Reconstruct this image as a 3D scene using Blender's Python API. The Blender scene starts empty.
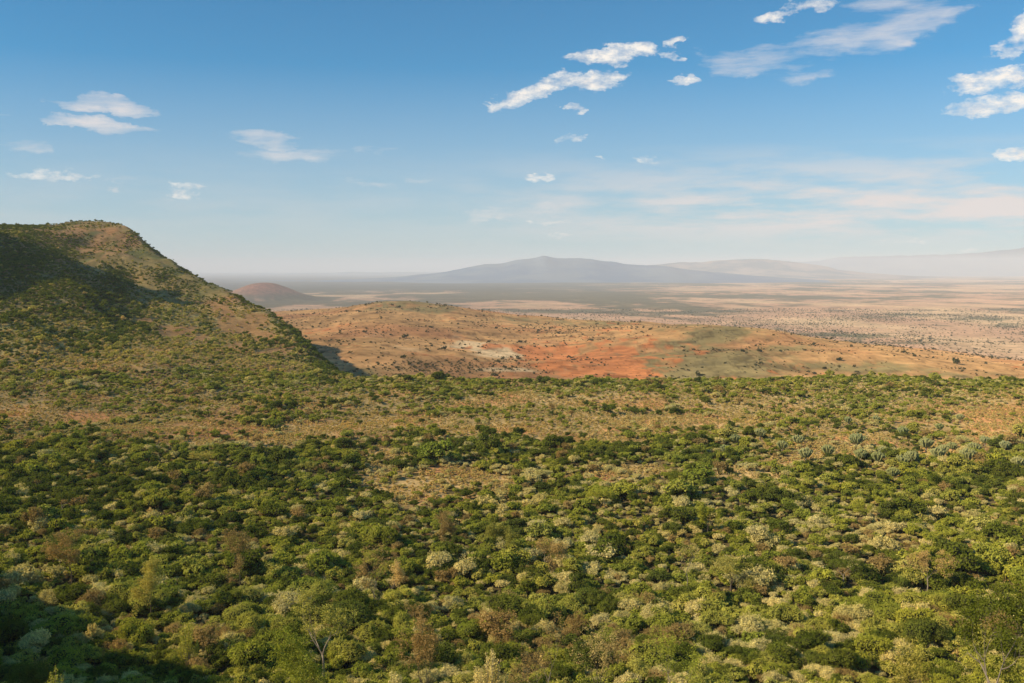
import bpy, math, random
import numpy as np
from mathutils import Vector

random.seed(7)
RNG = np.random.default_rng(11)
sc = bpy.context.scene
F, CX, CY, CZ = 995.0, 512.0, 270.0, 75.0        # focal length in pixels, horizon, eye height

# ------------------------------------------------------------------ utilities
def _hash(ix, iy, seed):
    n = (ix.astype(np.int64) * 374761393 + iy.astype(np.int64) * 668265263 + seed * 1442695041) & 0xffffffff
    n = ((n ^ (n >> 13)) * 1274126177) & 0xffffffff
    n = n ^ (n >> 16)
    return (n & 0xffffff) / float(0xffffff)

def vnoise(x, y, seed=0):
    x = np.asarray(x, float); y = np.asarray(y, float)
    ix = np.floor(x); iy = np.floor(y)
    fx = x - ix; fy = y - iy
    fx = fx * fx * fx * (fx * (fx * 6 - 15) + 10); fy = fy * fy * fy * (fy * (fy * 6 - 15) + 10)
    a = _hash(ix, iy, seed); b = _hash(ix + 1, iy, seed)
    c = _hash(ix, iy + 1, seed); d = _hash(ix + 1, iy + 1, seed)
    return (a * (1 - fx) + b * fx) * (1 - fy) + (c * (1 - fx) + d * fx) * fy

def fbm(x, y, oct=4, seed=0):
    s = 0; a = 0.5; t = 0
    for i in range(oct):
        s = s + a * vnoise(x * 2 ** i + 17.3 * i, y * 2 ** i - 9.1 * i, seed + i)
        t += a; a *= 0.5
    return s / t * 2 - 1          # about -1..1

def sstep(a, b, x):
    t = np.clip((x - a) / (b - a), 0, 1)
    return t * t * (3 - 2 * t)

def lerp(a, b, t): return a + (b - a) * t

def px_to_xy(px, Y): return (px - CX) / F * Y, Y
def zpy(py, Y): return CZ - (py - CY) / F * Y

def smooth_interp(xs, ys, x):
    # monotone-ish cubic through table points
    xs = np.array(xs, float); ys = np.array(ys, float)
    m = np.gradient(ys, xs)
    i = np.clip(np.searchsorted(xs, x) - 1, 0, len(xs) - 2)
    h = xs[i + 1] - xs[i]; t = np.clip((x - xs[i]) / h, 0, 1)
    t2 = t * t; t3 = t2 * t
    return ((2 * t3 - 3 * t2 + 1) * ys[i] + (t3 - 2 * t2 + t) * h * m[i]
            + (-2 * t3 + 3 * t2) * ys[i + 1] + (t3 - t2) * h * m[i + 1])

# ------------------------------------------------------------------ terrain height
_cp = []
def cp(px, Y, z): _cp.append(((px - CX) / F * Y, Y, z))
for px, rows in {
    0:   [(410, 533), (370, 640), (332, 760), (312, 850), (296, 930), (270, 1010), (240, 1120), (229, 1350), (228, 1650)],
    50:  [(408, 540), (372, 645), (338, 760), (318, 850), (297, 940), (268, 1060), (246, 1220), (228, 1500), (227, 1640)],
    95:  [(405, 552), (370, 650), (342, 760), (323, 850), (297, 970), (266, 1150), (243, 1330), (222.5, 1500)],
    75:  [(223.5, 1540)], 115: [(225, 1440)], 130: [(234, 1370)],
    150: [(402, 565), (368, 660), (346, 770), (328, 870), (305, 980), (282, 1080), (262, 1200), (249, 1300)],
    200: [(400, 574), (370, 680), (349, 790), (331, 890), (306, 1010), (283, 1120)],
    245: [(397, 588), (368, 700), (350, 810), (334, 900), (309, 990)],
    285: [(395, 597), (367, 720), (350, 840), (335, 895)],
    330: [(390, 622), (378, 700), (370, 780)],
    -200: [(400, 500), (330, 760), (265, 950), (215, 1200), (212, 1500), (212, 1800)],
    -500: [(390, 430), (300, 700), (220, 1000), (205, 1500), (205, 1900)]}.items():
    for py, Y in rows: cp(px, Y, zpy(py, Y))
for Y in (150, 300, 440): 
    for px in (-500, -200, 100, 400, 700, 1000, 1300): cp(px, Y, 0)
for px in (400, 520, 700, 850, 1024, 1300):
    for Y in (560, 680, 820): cp(px, Y, zpy(380, Y) if Y > 700 else -1.5)
_cp = np.array(_cp)
_S = 400.0
def _rbf_fit(P):
    X = P[:, :2] / _S; n = len(X)
    D = np.linalg.norm(X[:, None] - X[None], axis=2)
    K = D ** 1.5 * -1 + np.eye(n) * -0.004
    A = np.zeros((n + 3, n + 3)); A[:n, :n] = K; A[:n, n] = 1; A[:n, n + 1:] = X
    A[n, :n] = 1; A[n + 1:, :n] = X.T
    b = np.zeros(n + 3); b[:n] = P[:, 2]
    return np.linalg.solve(A, b)
_W = _rbf_fit(_cp)
def rbf(x, y):
    out = np.empty_like(x); n = len(_cp)
    for s in range(0, len(x), 60000):
        X = np.stack([x[s:s + 60000], y[s:s + 60000]], 1) / _S
        D = np.sqrt(((X[:, None, :] - _cp[None, :, :2] / _S) ** 2).sum(2))
        out[s:s + 60000] = -(D ** 1.5) @ _W[:n] + _W[n] + X @ _W[n + 1:]
    return out

EDGE_PX = [-600, -200, 0, 60, 95, 150, 200, 245, 285, 320, 345, 400, 512, 700, 900, 1024, 1400]
EDGE_D  = [1950, 1850, 1700, 1600, 1520, 1310, 1130, 1000, 900, 800, 740, 715, 700, 720, 765, 790, 800]

SPURS = [  # crest points (px, py, Y), then fall-off to the left and to the right
    ([(-160, 205, 1250), (-30, 226, 1130), (20, 243, 1070), (46, 256, 1010), (66, 277, 940), (86, 305, 880), (96, 325, 830)], .22, 1.05),
    ([(40, 250, 1330), (75, 257, 1240), (98, 261, 1170), (112, 277, 1090), (128, 295, 1010), (146, 315, 925), (156, 330, 880)], .22, 1.05),
    ([(-140, 290, 900), (-40, 295, 850), (0, 304, 810), (18, 312, 785), (30, 322, 760)], .22, 0.9),
    ]
_sp = []
for pts, a, b in SPURS:
    _sp.append((np.array([((px - CX) / F * Y, Y, zpy(py, Y)) for px, py, Y in pts]), a, b))

def near_height(x, y):
    """bench, left hill and the camera's own slope"""
    r = np.hypot(x, y)
    yy = np.maximum(y, 0.55 * r)
    xx = np.clip(x, -1.15 * yy, 1.15 * yy)
    z = rbf(xx, yy)
    # the lookout slope under the camera
    zn = smooth_interp([0, 10, 30, 50, 70, 100, 150, 205, 300], [73.2, 69, 58, 49, 41, 28, 9, 1, 0], np.clip(yy, 0, 300))
    k = sstep(180, 300, yy)
    z = lerp(np.maximum(zn, -5), z, k)
    hill = sstep(10, 60, z) * k
    z = z + (fbm(x / 85, y / 85, 3, 5) * 2.6 + fbm(x / 26, y / 26, 3, 8) * 1.1) * sstep(60, 260, yy)
    # ridged texture on the hill
    rid = 1 - np.abs(fbm((x * .72 + y * .7) / 95, (x * .7 - y * .7) / 300, 4, 21)) * 2.6
    z = z + (rid - .3) * 9 * hill * sstep(-40, -120, x) * sstep(150, 95, z) + fbm(x / 40, y / 40, 3, 33) * 3.5 * hill
    # spurs with steep right flanks
    for P, sl, srr in _sp:
        best = np.full_like(x, -1e9)
        for i in range(len(P) - 1):
            a = P[i]; b = P[i + 1]; d = b[:2] - a[:2]; L = d @ d
            t = np.clip(((x - a[0]) * d[0] + (y - a[1]) * d[1]) / L, 0, 1)
            qx = x - (a[0] + t * d[0]); qy = y - (a[1] + t * d[1])
            side = d[0] * qy - d[1] * qx            # >0 : left of the travel direction = away from the eye / right
            dist = np.hypot(qx, qy)
            zc = a[2] + t * (b[2] - a[2]) + 2 * vnoise(x / 30, y / 30, 3)
            best = np.maximum(best, zc - dist * np.where(side > 0, srr, sl) - 0.0004 * dist * dist)
        best = best + fbm(x / 30, y / 30, 3, 91) * 3
        m = best - z
        z = z + np.where(m > -4, (m + np.sqrt(m * m + 16)) * .5, 0) * sstep(-4, 0, m)
    # unseen high ground behind and left of the lookout (shaped to throw the shade on the lower left thicket)
    wx = x + fbm(x / 60, y / 60, 2, 40) * 18
    ft = np.interp(y + fbm(x / 25, y / 25, 3, 44) * 10, [60, 100, 130, 165, 195, 225, 245], [90, 84, 72, 54, 38, 20, 0])
    flank = sstep(-112, -150, wx) * (y < 260)
    z = z + flank * np.maximum(ft - z, 0) * (y > -200)
    # made-up shoulder out of view left of the hill, added to shade the gullies
    wt = np.interp(y, [680, 750, 830, 910, 990, 1060, 1130, 1210], [0, 150, 232, 266, 250, 208, 150, 90]) + fbm(x / 45, y / 45, 4, 46) * 22 + fbm(x / 14, y / 14, 3, 49) * 12
    wl = sstep(-600, -680, x + fbm(x / 50, y / 50, 3, 47) * 22)
    z = z + wl * np.maximum(wt - z, 0)
    back = sstep(5, -120, y)
    z = z + back * (60 + 14 * fbm(x / 90, y / 90, 3, 50))
    return z

MID_PX = [-700, 0, 220, 300, 400, 450, 540, 600, 700, 760, 850, 950, 1024, 1200, 1800]
MID_Y  = [2600, 2600, 2700, 2700, 2600, 2600, 2500, 2400, 2200, 2050, 1800, 1500, 1350, 1250, 1250]
MID_PY = [318, 318, 315, 313, 306, 309, 319, 323, 329, 334, 349, 367, 380, 392, 400]
PLAIN = -200.0
def far_height(x, y):
    r = np.hypot(x, y)
    yy = np.maximum(y, 0.55 * r)
    px = CX + F * np.clip(x / np.maximum(yy, 1), -1.2, 1.2)
    Yc = np.interp(px, MID_PX, MID_Y)
    zc = CZ - (smooth_interp(MID_PX, MID_PY, px) - CY) / F * Yc
    z0 = -78.0 + 24 * np.exp(-((px - 330) / 110) ** 2)
    up = z0 + (zc - z0) * np.clip((yy - 1150) / (Yc - 1150), 0, 1) ** 1.05
    down = zc + (PLAIN - zc) * sstep(0, 1900, yy - Yc)
    z = np.where(yy < Yc, up, down)
    onmid = sstep(900, 1400, yy) * sstep(6000, 3500, yy)
    z = z + fbm(x / 260, y / 260, 4, 61) * 13 * onmid + fbm(x / 70, y / 70, 3, 62) * 2.5 * onmid
    # green knoll with a crisp left flank
    def bump(px0, Y0, wx, wy, h):
        x0 = (px0 - CX) / F * Y0
        return h * np.exp(-((x - x0) / wx) ** 2 - ((y - Y0) / wy) ** 2)
    z = z + bump(708, 1900, 150, 170, 24) + bump(820, 1600, 190, 110, 11) + bump(560, 1700, 120, 140, -10)
    z = z + bump(405, 2550, 200, 200, 9) + bump(930, 1420, 150, 80, 5)
    z = z + bump(252, 9000, 190, 350, 118) + bump(277, 9100, 170, 350, 92) + bump(298, 9300, 200, 400, 45) + bump(232, 9300, 200, 400, 60)
    z = z + fbm(x / 1500, y / 1500, 4, 71) * 14 * sstep(3500, 6000, yy)
    return z

def height(x, y):
    x = np.atleast_1d(np.asarray(x, float)).copy(); y = np.atleast_1d(np.asarray(y, float)).copy()
    r = np.hypot(x, y); yy = np.maximum(y, .55 * r)
    px = CX + F * np.clip(x / np.maximum(yy, 1e-3), -1.12, 1.12)
    D = smooth_interp(EDGE_PX, EDGE_D, np.clip(px, -600, 1400)) + fbm(x / 60, y / 60, 3, 77) * 16 + fbm(px / 45, px * 0, 3, 78) * 34
    z = np.empty_like(x)
    nm = (yy < 2600)
    zn = np.full_like(x, -1e5)
    zn[nm] = near_height(x[nm], np.where(yy[nm] < D[nm] + 150, y[nm], y[nm]))
    over = np.maximum(yy - D, 0)
    fall = (np.sqrt(over * over + 30 * 30) - 30) * np.interp(px, [330, 420], [.27, .45])
    zn = zn - fall * 1.0
    # far beyond the edge never let the near surface return
    zn = np.where(yy > D + 900, -1e5, zn)
    zf = far_height(x, y)
    zf = np.where(yy < D - 60, -1e5, zf)
    m = zn - zf
    s = np.where(np.abs(m) > 1e3, np.maximum(zn, zf), (zn + zf + np.sqrt(np.minimum(m, 1e3) ** 2 + 64)) * .5)
    return s

def project(x, y, z):
    yy = np.maximum(y, 1.0)
    return CX + F * x / yy, CY - F * (z - CZ) / yy

# ------------------------------------------------------------------ what grows where (a plan of the land)
def blobs(px, py, lst):
    s = np.zeros_like(px)
    for cx, cy, rx, ry, k in lst:
        s = np.maximum(s, k * np.exp(-(((px - cx) / rx) ** 2 + ((py - cy) / ry) ** 2)))
    return s

CLEAR = [(20, 411, 60, 6, 1.15), (110, 418, 60, 6, .9), (205, 432, 70, 8, 1.05), (270, 436, 50, 7, 1.), (330, 430, 60, 9, .75),
         (400, 425, 70, 12, .8), (480, 428, 60, 9, .8), (520, 402, 60, 8, .8), (600, 425, 70, 7, .7), (610, 440, 60, 4, .8), (470, 440, 60, 6, .5),
         (660, 408, 50, 8, .5), (720, 420, 80, 8, .6), (385, 458, 50, 4, .7), (365, 480, 50, 9, .85), (440, 480, 60, 7, .95),
         (400, 492, 60, 8, .8), (450, 497, 40, 6, .7), (590, 474, 60, 8, .7), (650, 466, 60, 7, .75), (740, 452, 40, 9, .7), (765, 466, 35, 9, .8),
         (700, 470, 40, 6, .6), (885, 441, 40, 8, .9), (925, 452, 40, 6, .9), (850, 455, 60, 10, .6), (1000, 415, 50, 13, 1.25), (1020, 425, 40, 10, 1.1),
         (955, 440, 50, 8, .6), (250, 402, 60, 6, .4), (300, 448, 40, 8, .5), (905, 470, 40, 6, .5), (990, 455, 40, 5, .5)]
HILLBARE = [(150, 322, 16, 4, .9), (172, 331, 25, 6, 1.2), (200, 338, 18, 5, 1.1), (225, 318, 14, 12, .8), (242, 328, 28, 10, 1.1),
            (235, 346, 14, 4, 1.), (255, 322, 26, 12, .9), (275, 354, 20, 3, 1.3), (95, 230, 40, 5, .6), (215, 308, 20, 8, .6), (260, 336, 20, 5, .9)]
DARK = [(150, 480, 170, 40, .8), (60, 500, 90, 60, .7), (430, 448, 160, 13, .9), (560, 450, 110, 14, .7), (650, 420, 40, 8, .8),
        (250, 470, 120, 25, .7), (330, 405, 80, 8, .4), (90, 560, 140, 60, .35), (430, 545, 80, 30, .4)]
PALE = [(560, 478, 120, 12, .9), (620, 470, 90, 10, .8), (500, 505, 110, 12, .45), (830, 540, 90, 28, .75), (740, 515, 60, 14, .5),
        (900, 525, 80, 20, .45), (520, 580, 60, 20, .3), (600, 545, 90, 22, .45), (60, 590, 90, 25, .35), (690, 590, 90, 22, .3), (860, 450, 160, 16, .5),
        (460, 478, 70, 10, .8), (300, 445, 70, 8, .5)]
DRYB = [(70, 540, 40, 14, .5), (240, 470, 60, 10, .3), (350, 600, 60, 30, .3), (800, 590, 60, 16, .35), (560, 590, 60, 14, .35), (480, 625, 120, 25, .45), (545, 655, 80, 26, .9), (430, 650, 40, 30, .7), (640, 660, 40, 20, .5), (900, 560, 80, 20, .3)]

def zone(x, y, z):
    px, py = project(x, y, z)
    w1 = fbm(x / 32, y / 32, 3, 201); w2 = fbm(x / 32, y / 32, 3, 207)
    qx = px + w1 * 34; qy = py + w2 * np.clip((py - 300) * .075, 2, 14)
    n = fbm(x / 22, y / 30, 4, 213)
    clear = blobs(qx, qy, CLEAR)
    clear = sstep(.18, .50, clear + n * .38)
    bare = sstep(.35, .7, blobs(px + w1 * 12, py + w2 * 4, HILLBARE) + n * .3) * (y > 700)
    dark = np.clip(blobs(qx, qy, DARK) + n * .25, 0, 1)
    pale = np.clip(blobs(qx, qy, PALE) + n * .35, 0, 1)
    dry = np.clip(blobs(qx, qy, DRYB) + fbm(x / 15, y / 15, 3, 219) * .25, 0, 1)
    return px, py, clear, bare, dark, pale, dry

# ------------------------------------------------------------------ materials
def new_mat(name):
    m = bpy.data.materials.new(name); m.use_nodes = True
    nt = m.node_tree; nt.nodes.clear()
    out = nt.nodes.new('ShaderNodeOutputMaterial')
    return m, nt, out

def N(nt, t, **kw):
    n = nt.nodes.new(t)
    for k, v in kw.items(): setattr(n, k, v)
    return n

def mixc(nt, a, b, fac, mode='MIX'):
    n = nt.nodes.new('ShaderNodeMix'); n.data_type = 'RGBA'; n.blend_type = mode
    for i, v in ((0, fac), (6, a), (7, b)):
        if hasattr(v, 'links') or isinstance(v, bpy.types.NodeSocket): nt.links.new(v, n.inputs[i])
        else: n.inputs[i].default_value = v if i == 0 else (tuple(v) + (1,) if len(v) == 3 else v)
    return n.outputs[2]

def mth(nt, op, a, b=None, c=None, clamp=False):
    n = nt.nodes.new('ShaderNodeMath'); n.operation = op; n.use_clamp = clamp
    for i, v in enumerate((a, b, c)):
        if v is None: continue
        if isinstance(v, bpy.types.NodeSocket): nt.links.new(v, n.inputs[i])
        else: n.inputs[i].default_value = v
    return n.outputs[0]

def ramp(nt, fac, stops):
    n = nt.nodes.new('ShaderNodeValToRGB'); cr = n.color_ramp
    while len(cr.elements) < len(stops): cr.elements.new(.5)
    for e, (p, c) in zip(cr.elements, stops):
        e.position = p; e.color = tuple(c) + (1,) if len(c) == 3 else c
    nt.links.new(fac, n.inputs[0]); return n.outputs[0]

def foliage(name, cols, trans=.24, warm=(1.10, 1.02, .85), leafvar=.5):
    m, nt, out = new_mat(name)
    oi = N(nt, 'ShaderNodeObjectInfo'); geo = N(nt, 'ShaderNodeNewGeometry')
    k = len(cols)
    base = ramp(nt, oi.outputs['Random'], [(i / max(k - 1, 1), c) for i, c in enumerate(cols)])
    at = N(nt, 'ShaderNodeAttribute', attribute_name='shade')
    no = N(nt, 'ShaderNodeTexNoise'); no.inputs['Scale'].default_value = .02; no.inputs['Detail'].default_value = 2
    nt.links.new(geo.outputs['Position'], no.inputs['Vector'])
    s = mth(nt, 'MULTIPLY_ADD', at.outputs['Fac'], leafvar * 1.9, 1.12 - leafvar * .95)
    c1 = mixc(nt, base, (s), 1.0, 'MULTIPLY') if False else None
    vm = N(nt, 'ShaderNodeVectorMath', operation='SCALE'); nt.links.new(base, vm.inputs[0]); nt.links.new(s, vm.inputs['Scale'])
    f = mth(nt, 'MULTIPLY_ADD', no.outputs['Fac'], 3.0, -1.1, clamp=True)
    col = mixc(nt, vm.outputs[0], tuple(warm), f, 'MULTIPLY')
    df = N(nt, 'ShaderNodeBsdfDiffuse'); df.inputs['Roughness'].default_value = .8
    tr = N(nt, 'ShaderNodeBsdfTranslucent'); ms = N(nt, 'ShaderNodeMixShader'); ms.inputs[0].default_value = trans
    nt.links.new(col, df.inputs[0])
    c2 = mixc(nt, col, (1.2, 1.25, .55), 1.0, 'MULTIPLY')
    nt.links.new(c2, tr.inputs[0])
    nt.links.new(df.outputs[0], ms.inputs[1]); nt.links.new(tr.outputs[0], ms.inputs[2])
    nt.links.new(ms.outputs[0], out.inputs[0])
    return m

def simple(name, c, rough=.9, noise=.0, scale=3.0, c2=None):
    m, nt, out = new_mat(name)
    b = N(nt, 'ShaderNodeBsdfPrincipled'); b.inputs['Roughness'].default_value = rough
    b.inputs['Specular IOR Level'].default_value = .15
    no = N(nt, 'ShaderNodeTexNoise'); no.inputs['Scale'].default_value = scale; no.inputs['Detail'].default_value = 5
    tc = N(nt, 'ShaderNodeTexCoord'); nt.links.new(tc.outputs['Object'], no.inputs['Vector'])
    col = mixc(nt, c, c2 or tuple(v * .55 for v in c), no.outputs['Fac'])
    nt.links.new(col, b.inputs['Base Color']); nt.links.new(b.outputs[0], out.inputs[0])
    return m

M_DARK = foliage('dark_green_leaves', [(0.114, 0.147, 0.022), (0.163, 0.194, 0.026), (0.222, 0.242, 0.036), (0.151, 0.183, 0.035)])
M_OLIVE = foliage('olive_green_leaves', [(0.372, 0.390, 0.056), (0.464, 0.457, 0.068), (0.314, 0.351, 0.053), (0.499, 0.469, 0.092)])
M_YELLOW = foliage('yellow_green_leaves', [(0.534, 0.507, 0.101), (0.466, 0.464, 0.094), (0.602, 0.549, 0.156)])
M_PALE = foliage('pale_silver_green_leaves', [(0.670, 0.583, 0.238), (0.778, 0.680, 0.324), (0.605, 0.540, 0.205), (0.713, 0.626, 0.292)], trans=.2)
M_DRY = foliage('dry_brown_leaves', [(0.483, 0.333, 0.127), (0.402, 0.287, 0.103), (0.575, 0.425, 0.172)], trans=.2)
M_SCRUB = foliage('straw_scrub_leaves', [(0.660, 0.504, 0.200), (0.572, 0.452, 0.160), (0.748, 0.567, 0.240), (0.462, 0.399, 0.120)], trans=.15)
M_SLOPE = foliage('slope_bush_leaves', [(0.419, 0.390, 0.094), (0.512, 0.455, 0.114), (0.605, 0.509, 0.142), (0.350, 0.336, 0.076)])
M_FAR = foliage('valley_bush_leaves', [(.08, .09, .035), (.12, .115, .04), (.15, .13, .05)])
M_CORE = simple('twigs_and_crown_shade', (.055, .058, .016), noise=.3)  # stems and crown cores; the dark tone paints shade between the leaves
M_BARK = simple('grey_bark', (.16, .125, .085), c2=(.07, .052, .035))
M_PBARK = simple('pale_bark', (.42, .35, .25), c2=(.22, .17, .12))
M_EUPH = foliage('succulent_grey_green', [(.29, .31, .13), (.36, .36, .16), (.25, .28, .11)], trans=.0)

# ------------------------------------------------------------------ plant builders (numpy -> mesh)
def mesh_from(name, V, Fc, mats, midx, shade=None, smooth=None):
    me = bpy.data.meshes.new(name)
    me.from_pydata([tuple(v) for v in V], [], [tuple(f) for f in Fc])
    for m in mats: me.materials.append(m)
    me.polygons.foreach_set('material_index', np.array(midx, np.int32))
    if shade is not None:
        a = me.attributes.new('shade', 'FLOAT', 'POINT'); a.data.foreach_set('value', np.array(shade, np.float32))
    if smooth is not None: me.polygons.foreach_set('use_smooth', np.array(smooth, bool))
    me.update()
    return me

class Plant:
    def __init__(s): s.V = []; s.F = []; s.m = []; s.sh = []; s.sm = []
    def leaves(s, C, Nrm, size, rng, mi=0, lobe=None, aspect=1.5):
        n = len(C)
        up = rng.normal(size=(n, 3)); t = np.cross(Nrm, up); t /= np.linalg.norm(t, axis=1)[:, None] + 1e-9
        b = np.cross(Nrm, t)
        sz = (size * rng.uniform(.6, 1.35, n))[:, None]
        base = len(s.V)
        q = [C - t * sz * aspect * .5, C - b * sz * .5 + Nrm * sz * .12, C + t * sz * aspect * .5, C + b * sz * .5 + Nrm * sz * .12]
        P = np.stack(q, 1).reshape(-1, 3)
        s.V.extend(P)
        sh = np.clip((lobe if lobe is not None else .5) * .5 + rng.random(n) * .5, 0, 1)
        s.sh.extend(np.repeat(sh, 4))
        for i in range(n):
            s.F.append((base + 4 * i, base + 4 * i + 1, base + 4 * i + 2, base + 4 * i + 3)); s.m.append(mi); s.sm.append(False)
    def ball(s, c, r, rng, mi=1, seg=7, rings=5):
        base = len(s.V)
        for j in range(rings + 1):
            ph = math.pi * j / rings
            for i in range(seg):
                th = 2 * math.pi * i / seg
                k = rng.uniform(.85, 1.12)
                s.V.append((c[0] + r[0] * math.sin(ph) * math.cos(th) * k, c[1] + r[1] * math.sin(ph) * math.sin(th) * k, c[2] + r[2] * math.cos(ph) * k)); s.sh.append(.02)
        for j in range(rings):
            for i in range(seg):
                a = base + j * seg + i; b = base + j * seg + (i + 1) % seg
                s.F.append((a, a + seg, b + seg, b)); s.m.append(mi); s.sm.append(True)
    def tube(s, pts, rads, mi=1, seg=5):
        base = len(s.V); pts = [Vector(p) for p in pts]
        for k, p in enumerate(pts):
            d = (pts[min(k + 1, len(pts) - 1)] - pts[max(k - 1, 0)]).normalized()
            a = d.cross(Vector((.3, 1, .2))).normalized(); b = d.cross(a)
            for i in range(seg):
                t = 2 * math.pi * i / seg
                s.V.append(tuple(p + (a * math.cos(t) + b * math.sin(t)) * rads[k])); s.sh.append(.6)
        for k in range(len(pts) - 1):
            for i in range(seg):
                a = base + k * seg + i; b = base + k * seg + (i + 1) % seg
                s.F.append((a, b, b + seg, a + seg)); s.m.append(mi); s.sm.append(True)
        s.F.append(tuple(base + (len(pts) - 1) * seg + i for i in range(seg))); s.m.append(mi); s.sm.append(False)
    def mesh(s, name, mats): return mesh_from(name, s.V, s.F, mats, s.m, s.sh, s.sm)

def lobes_for(rng, n, R, H, flat=.6):
    L = []
    for i in range(n):
        a = rng.uniform(0, 2 * math.pi); q = math.sqrt(rng.random()) * .68
        rr = rng.uniform(.26, .46) * R
        zz = H * (1 - .45 * q * q) * rng.uniform(.62, 1.0) - rr * flat
        L.append((np.array([math.cos(a) * q * R, math.sin(a) * q * R, max(zz, rr * .3)]), np.array([rr, rr, rr * rng.uniform(flat, flat + .3)])))
    return L

def crown_into(P, rng, L, nleaf, size, outw=.75, core=.80, mi=0, ci=0, aspect=1.5, zmin=-.35):
    per = np.array([l[1][0] ** 2 for l in L]); per = per / per.sum()
    for (c, r), w in zip(L, per):
        n = max(8, int(nleaf * w))
        d = rng.normal(size=(n * 2, 3)); d /= np.linalg.norm(d, axis=1)[:, None]
        d = d[d[:, 2] > zmin][:n]
        # small clumps on each lobe: sub-lumps push the leaves in and out
        k = rng.normal(size=(7, 3)); k /= np.linalg.norm(k, axis=1)[:, None]
        lump = (d @ k.T).max(1)
        rad = .82 + .40 * (lump - .6) + rng.normal(size=len(d)) * .10
        C = c + d * r * rad[:, None]
        ok = np.ones(len(C), bool)
        for c2, r2 in L:
            if c2 is c: continue
            ok &= (((C - c2) / (r2 * .8)) ** 2).sum(1) > 1
        C = C[ok]; d = d[ok]
        if len(C) == 0: continue
        nn = d * outw + rng.normal(size=d.shape) * .42 + np.array([0, 0, .18])
        nn /= np.linalg.norm(nn, axis=1)[:, None]
        P.leaves(C, nn, size, rng, mi, lobe=np.full(len(C), rng.random()), aspect=aspect)
        for _ in range(3):                      # loose sprigs break the outline
            a = rng.normal(size=3); a[2] = abs(a[2]) * .8 + .25; a /= np.linalg.norm(a)
            m = max(3, int(n * .045)); t = np.linspace(.75, 1.0 + rng.uniform(.25, .6), m)
            C = c + a * r * t[:, None] + rng.normal(size=(m, 3)) * size * .55
            nn = rng.normal(size=(m, 3)) + a; nn /= np.linalg.norm(nn, axis=1)[:, None]
            P.leaves(C, nn, size * .85, rng, mi, lobe=np.full(m, rng.random()), aspect=aspect * 1.3)
        if core: P.ball(c, r * core * .93, rng, ci)  # inner ball toned darker than the leaves, as painted shade

def bush_mesh(name, seed, mat, R=1.0, H=1.5, nl=9, nleaf=750, size=.13, core=.78, flat=.6, outw=.55, stems=True):
    rng = np.random.default_rng(seed); P = Plant()
    L = lobes_for(rng, nl, R, H, flat)
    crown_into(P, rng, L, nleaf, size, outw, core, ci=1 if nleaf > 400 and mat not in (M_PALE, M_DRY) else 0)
    if stems:
        for c, r in L[:5]:
            P.tube([(c[0] * .15, c[1] * .15, -.35), (c[0] * .5, c[1] * .5, c[2] * .5), tuple(c)], [.05, .035, .02], 1, 4)
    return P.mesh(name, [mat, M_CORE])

# unit plants: radius 1; they are scaled when placed
def protos(prefix, mat, k, seed, **kw):
    return [bush_mesh(f'{prefix}_{i}', seed + i, mat, H=kw.get('H', 1.5) * (1 + .12 * (i % 3 - 1)),
                      **{a: b for a, b in kw.items() if a != 'H'}) for i in range(k)]
KIND = {}
KIND['dark'] = protos('dark_bush', M_DARK, 4, 100, nl=11, H=1.35, nleaf=1500, size=.085)
KIND['olive'] = protos('olive_bush', M_OLIVE, 4, 120, nl=12, H=1.3, nleaf=1500, size=.085)
KIND['yellow'] = protos('yellow_bush', M_YELLOW, 3, 140, nl=11, H=1.35, nleaf=1400, size=.085)
KIND['pale'] = protos('pale_shrub', M_PALE, 4, 160, nl=14, H=1.25, nleaf=1300, size=.075, core=.72, outw=.5)
KIND['dry'] = protos('dry_shrub', M_DRY, 3, 180, nl=13, H=1.6, nleaf=900, size=.075, core=.55, outw=.3)
KIND['scrub'] = protos('scrub', M_SCRUB, 3, 200, nl=6, H=1.1, nleaf=170, size=.2, core=.7, stems=False)
KIND['slope'] = protos('slope_bush', M_SLOPE, 4, 220, nl=6, H=1.4, nleaf=230, size=.2, core=.8, stems=False)
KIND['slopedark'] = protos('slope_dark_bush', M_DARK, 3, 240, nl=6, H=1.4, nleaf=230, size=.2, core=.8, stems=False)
KIND['far'] = protos('valley_bush', M_FAR, 3, 260, nl=4, H=1.2, nleaf=60, size=.4, core=.8, stems=False)

# long tree belts on the valley floor
STR = [(840, 336, 50, 2.6, 1.), (905, 342, 40, 2.2, .9), (930, 361, 50, 2.5, .9), (985, 371, 40, 2.5, .9), (870, 356, 40, 2.2, .7), (780, 330, 30, 2, .5), (985, 318, 40, 2, .8), (1010, 326, 20, 3, .7), (900, 316, 60, 1.6, .7), (740, 326, 50, 3, .4), (860, 345, 70, 4, .3)]

NEARM = {'dark': (M_DARK, 12, 1.35, .8), 'olive': (M_OLIVE, 14, 1.3, .8), 'yellow': (M_YELLOW, 12, 1.35, .75), 'pale': (M_PALE, 16, 1.25, .6), 'dry': (M_DRY, 16, 1.6, .3)}
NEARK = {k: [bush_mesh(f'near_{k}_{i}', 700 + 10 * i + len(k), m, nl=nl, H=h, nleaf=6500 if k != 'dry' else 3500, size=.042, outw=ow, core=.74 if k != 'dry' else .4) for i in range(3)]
         for k, (m, nl, h, ow) in NEARM.items()}

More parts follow.
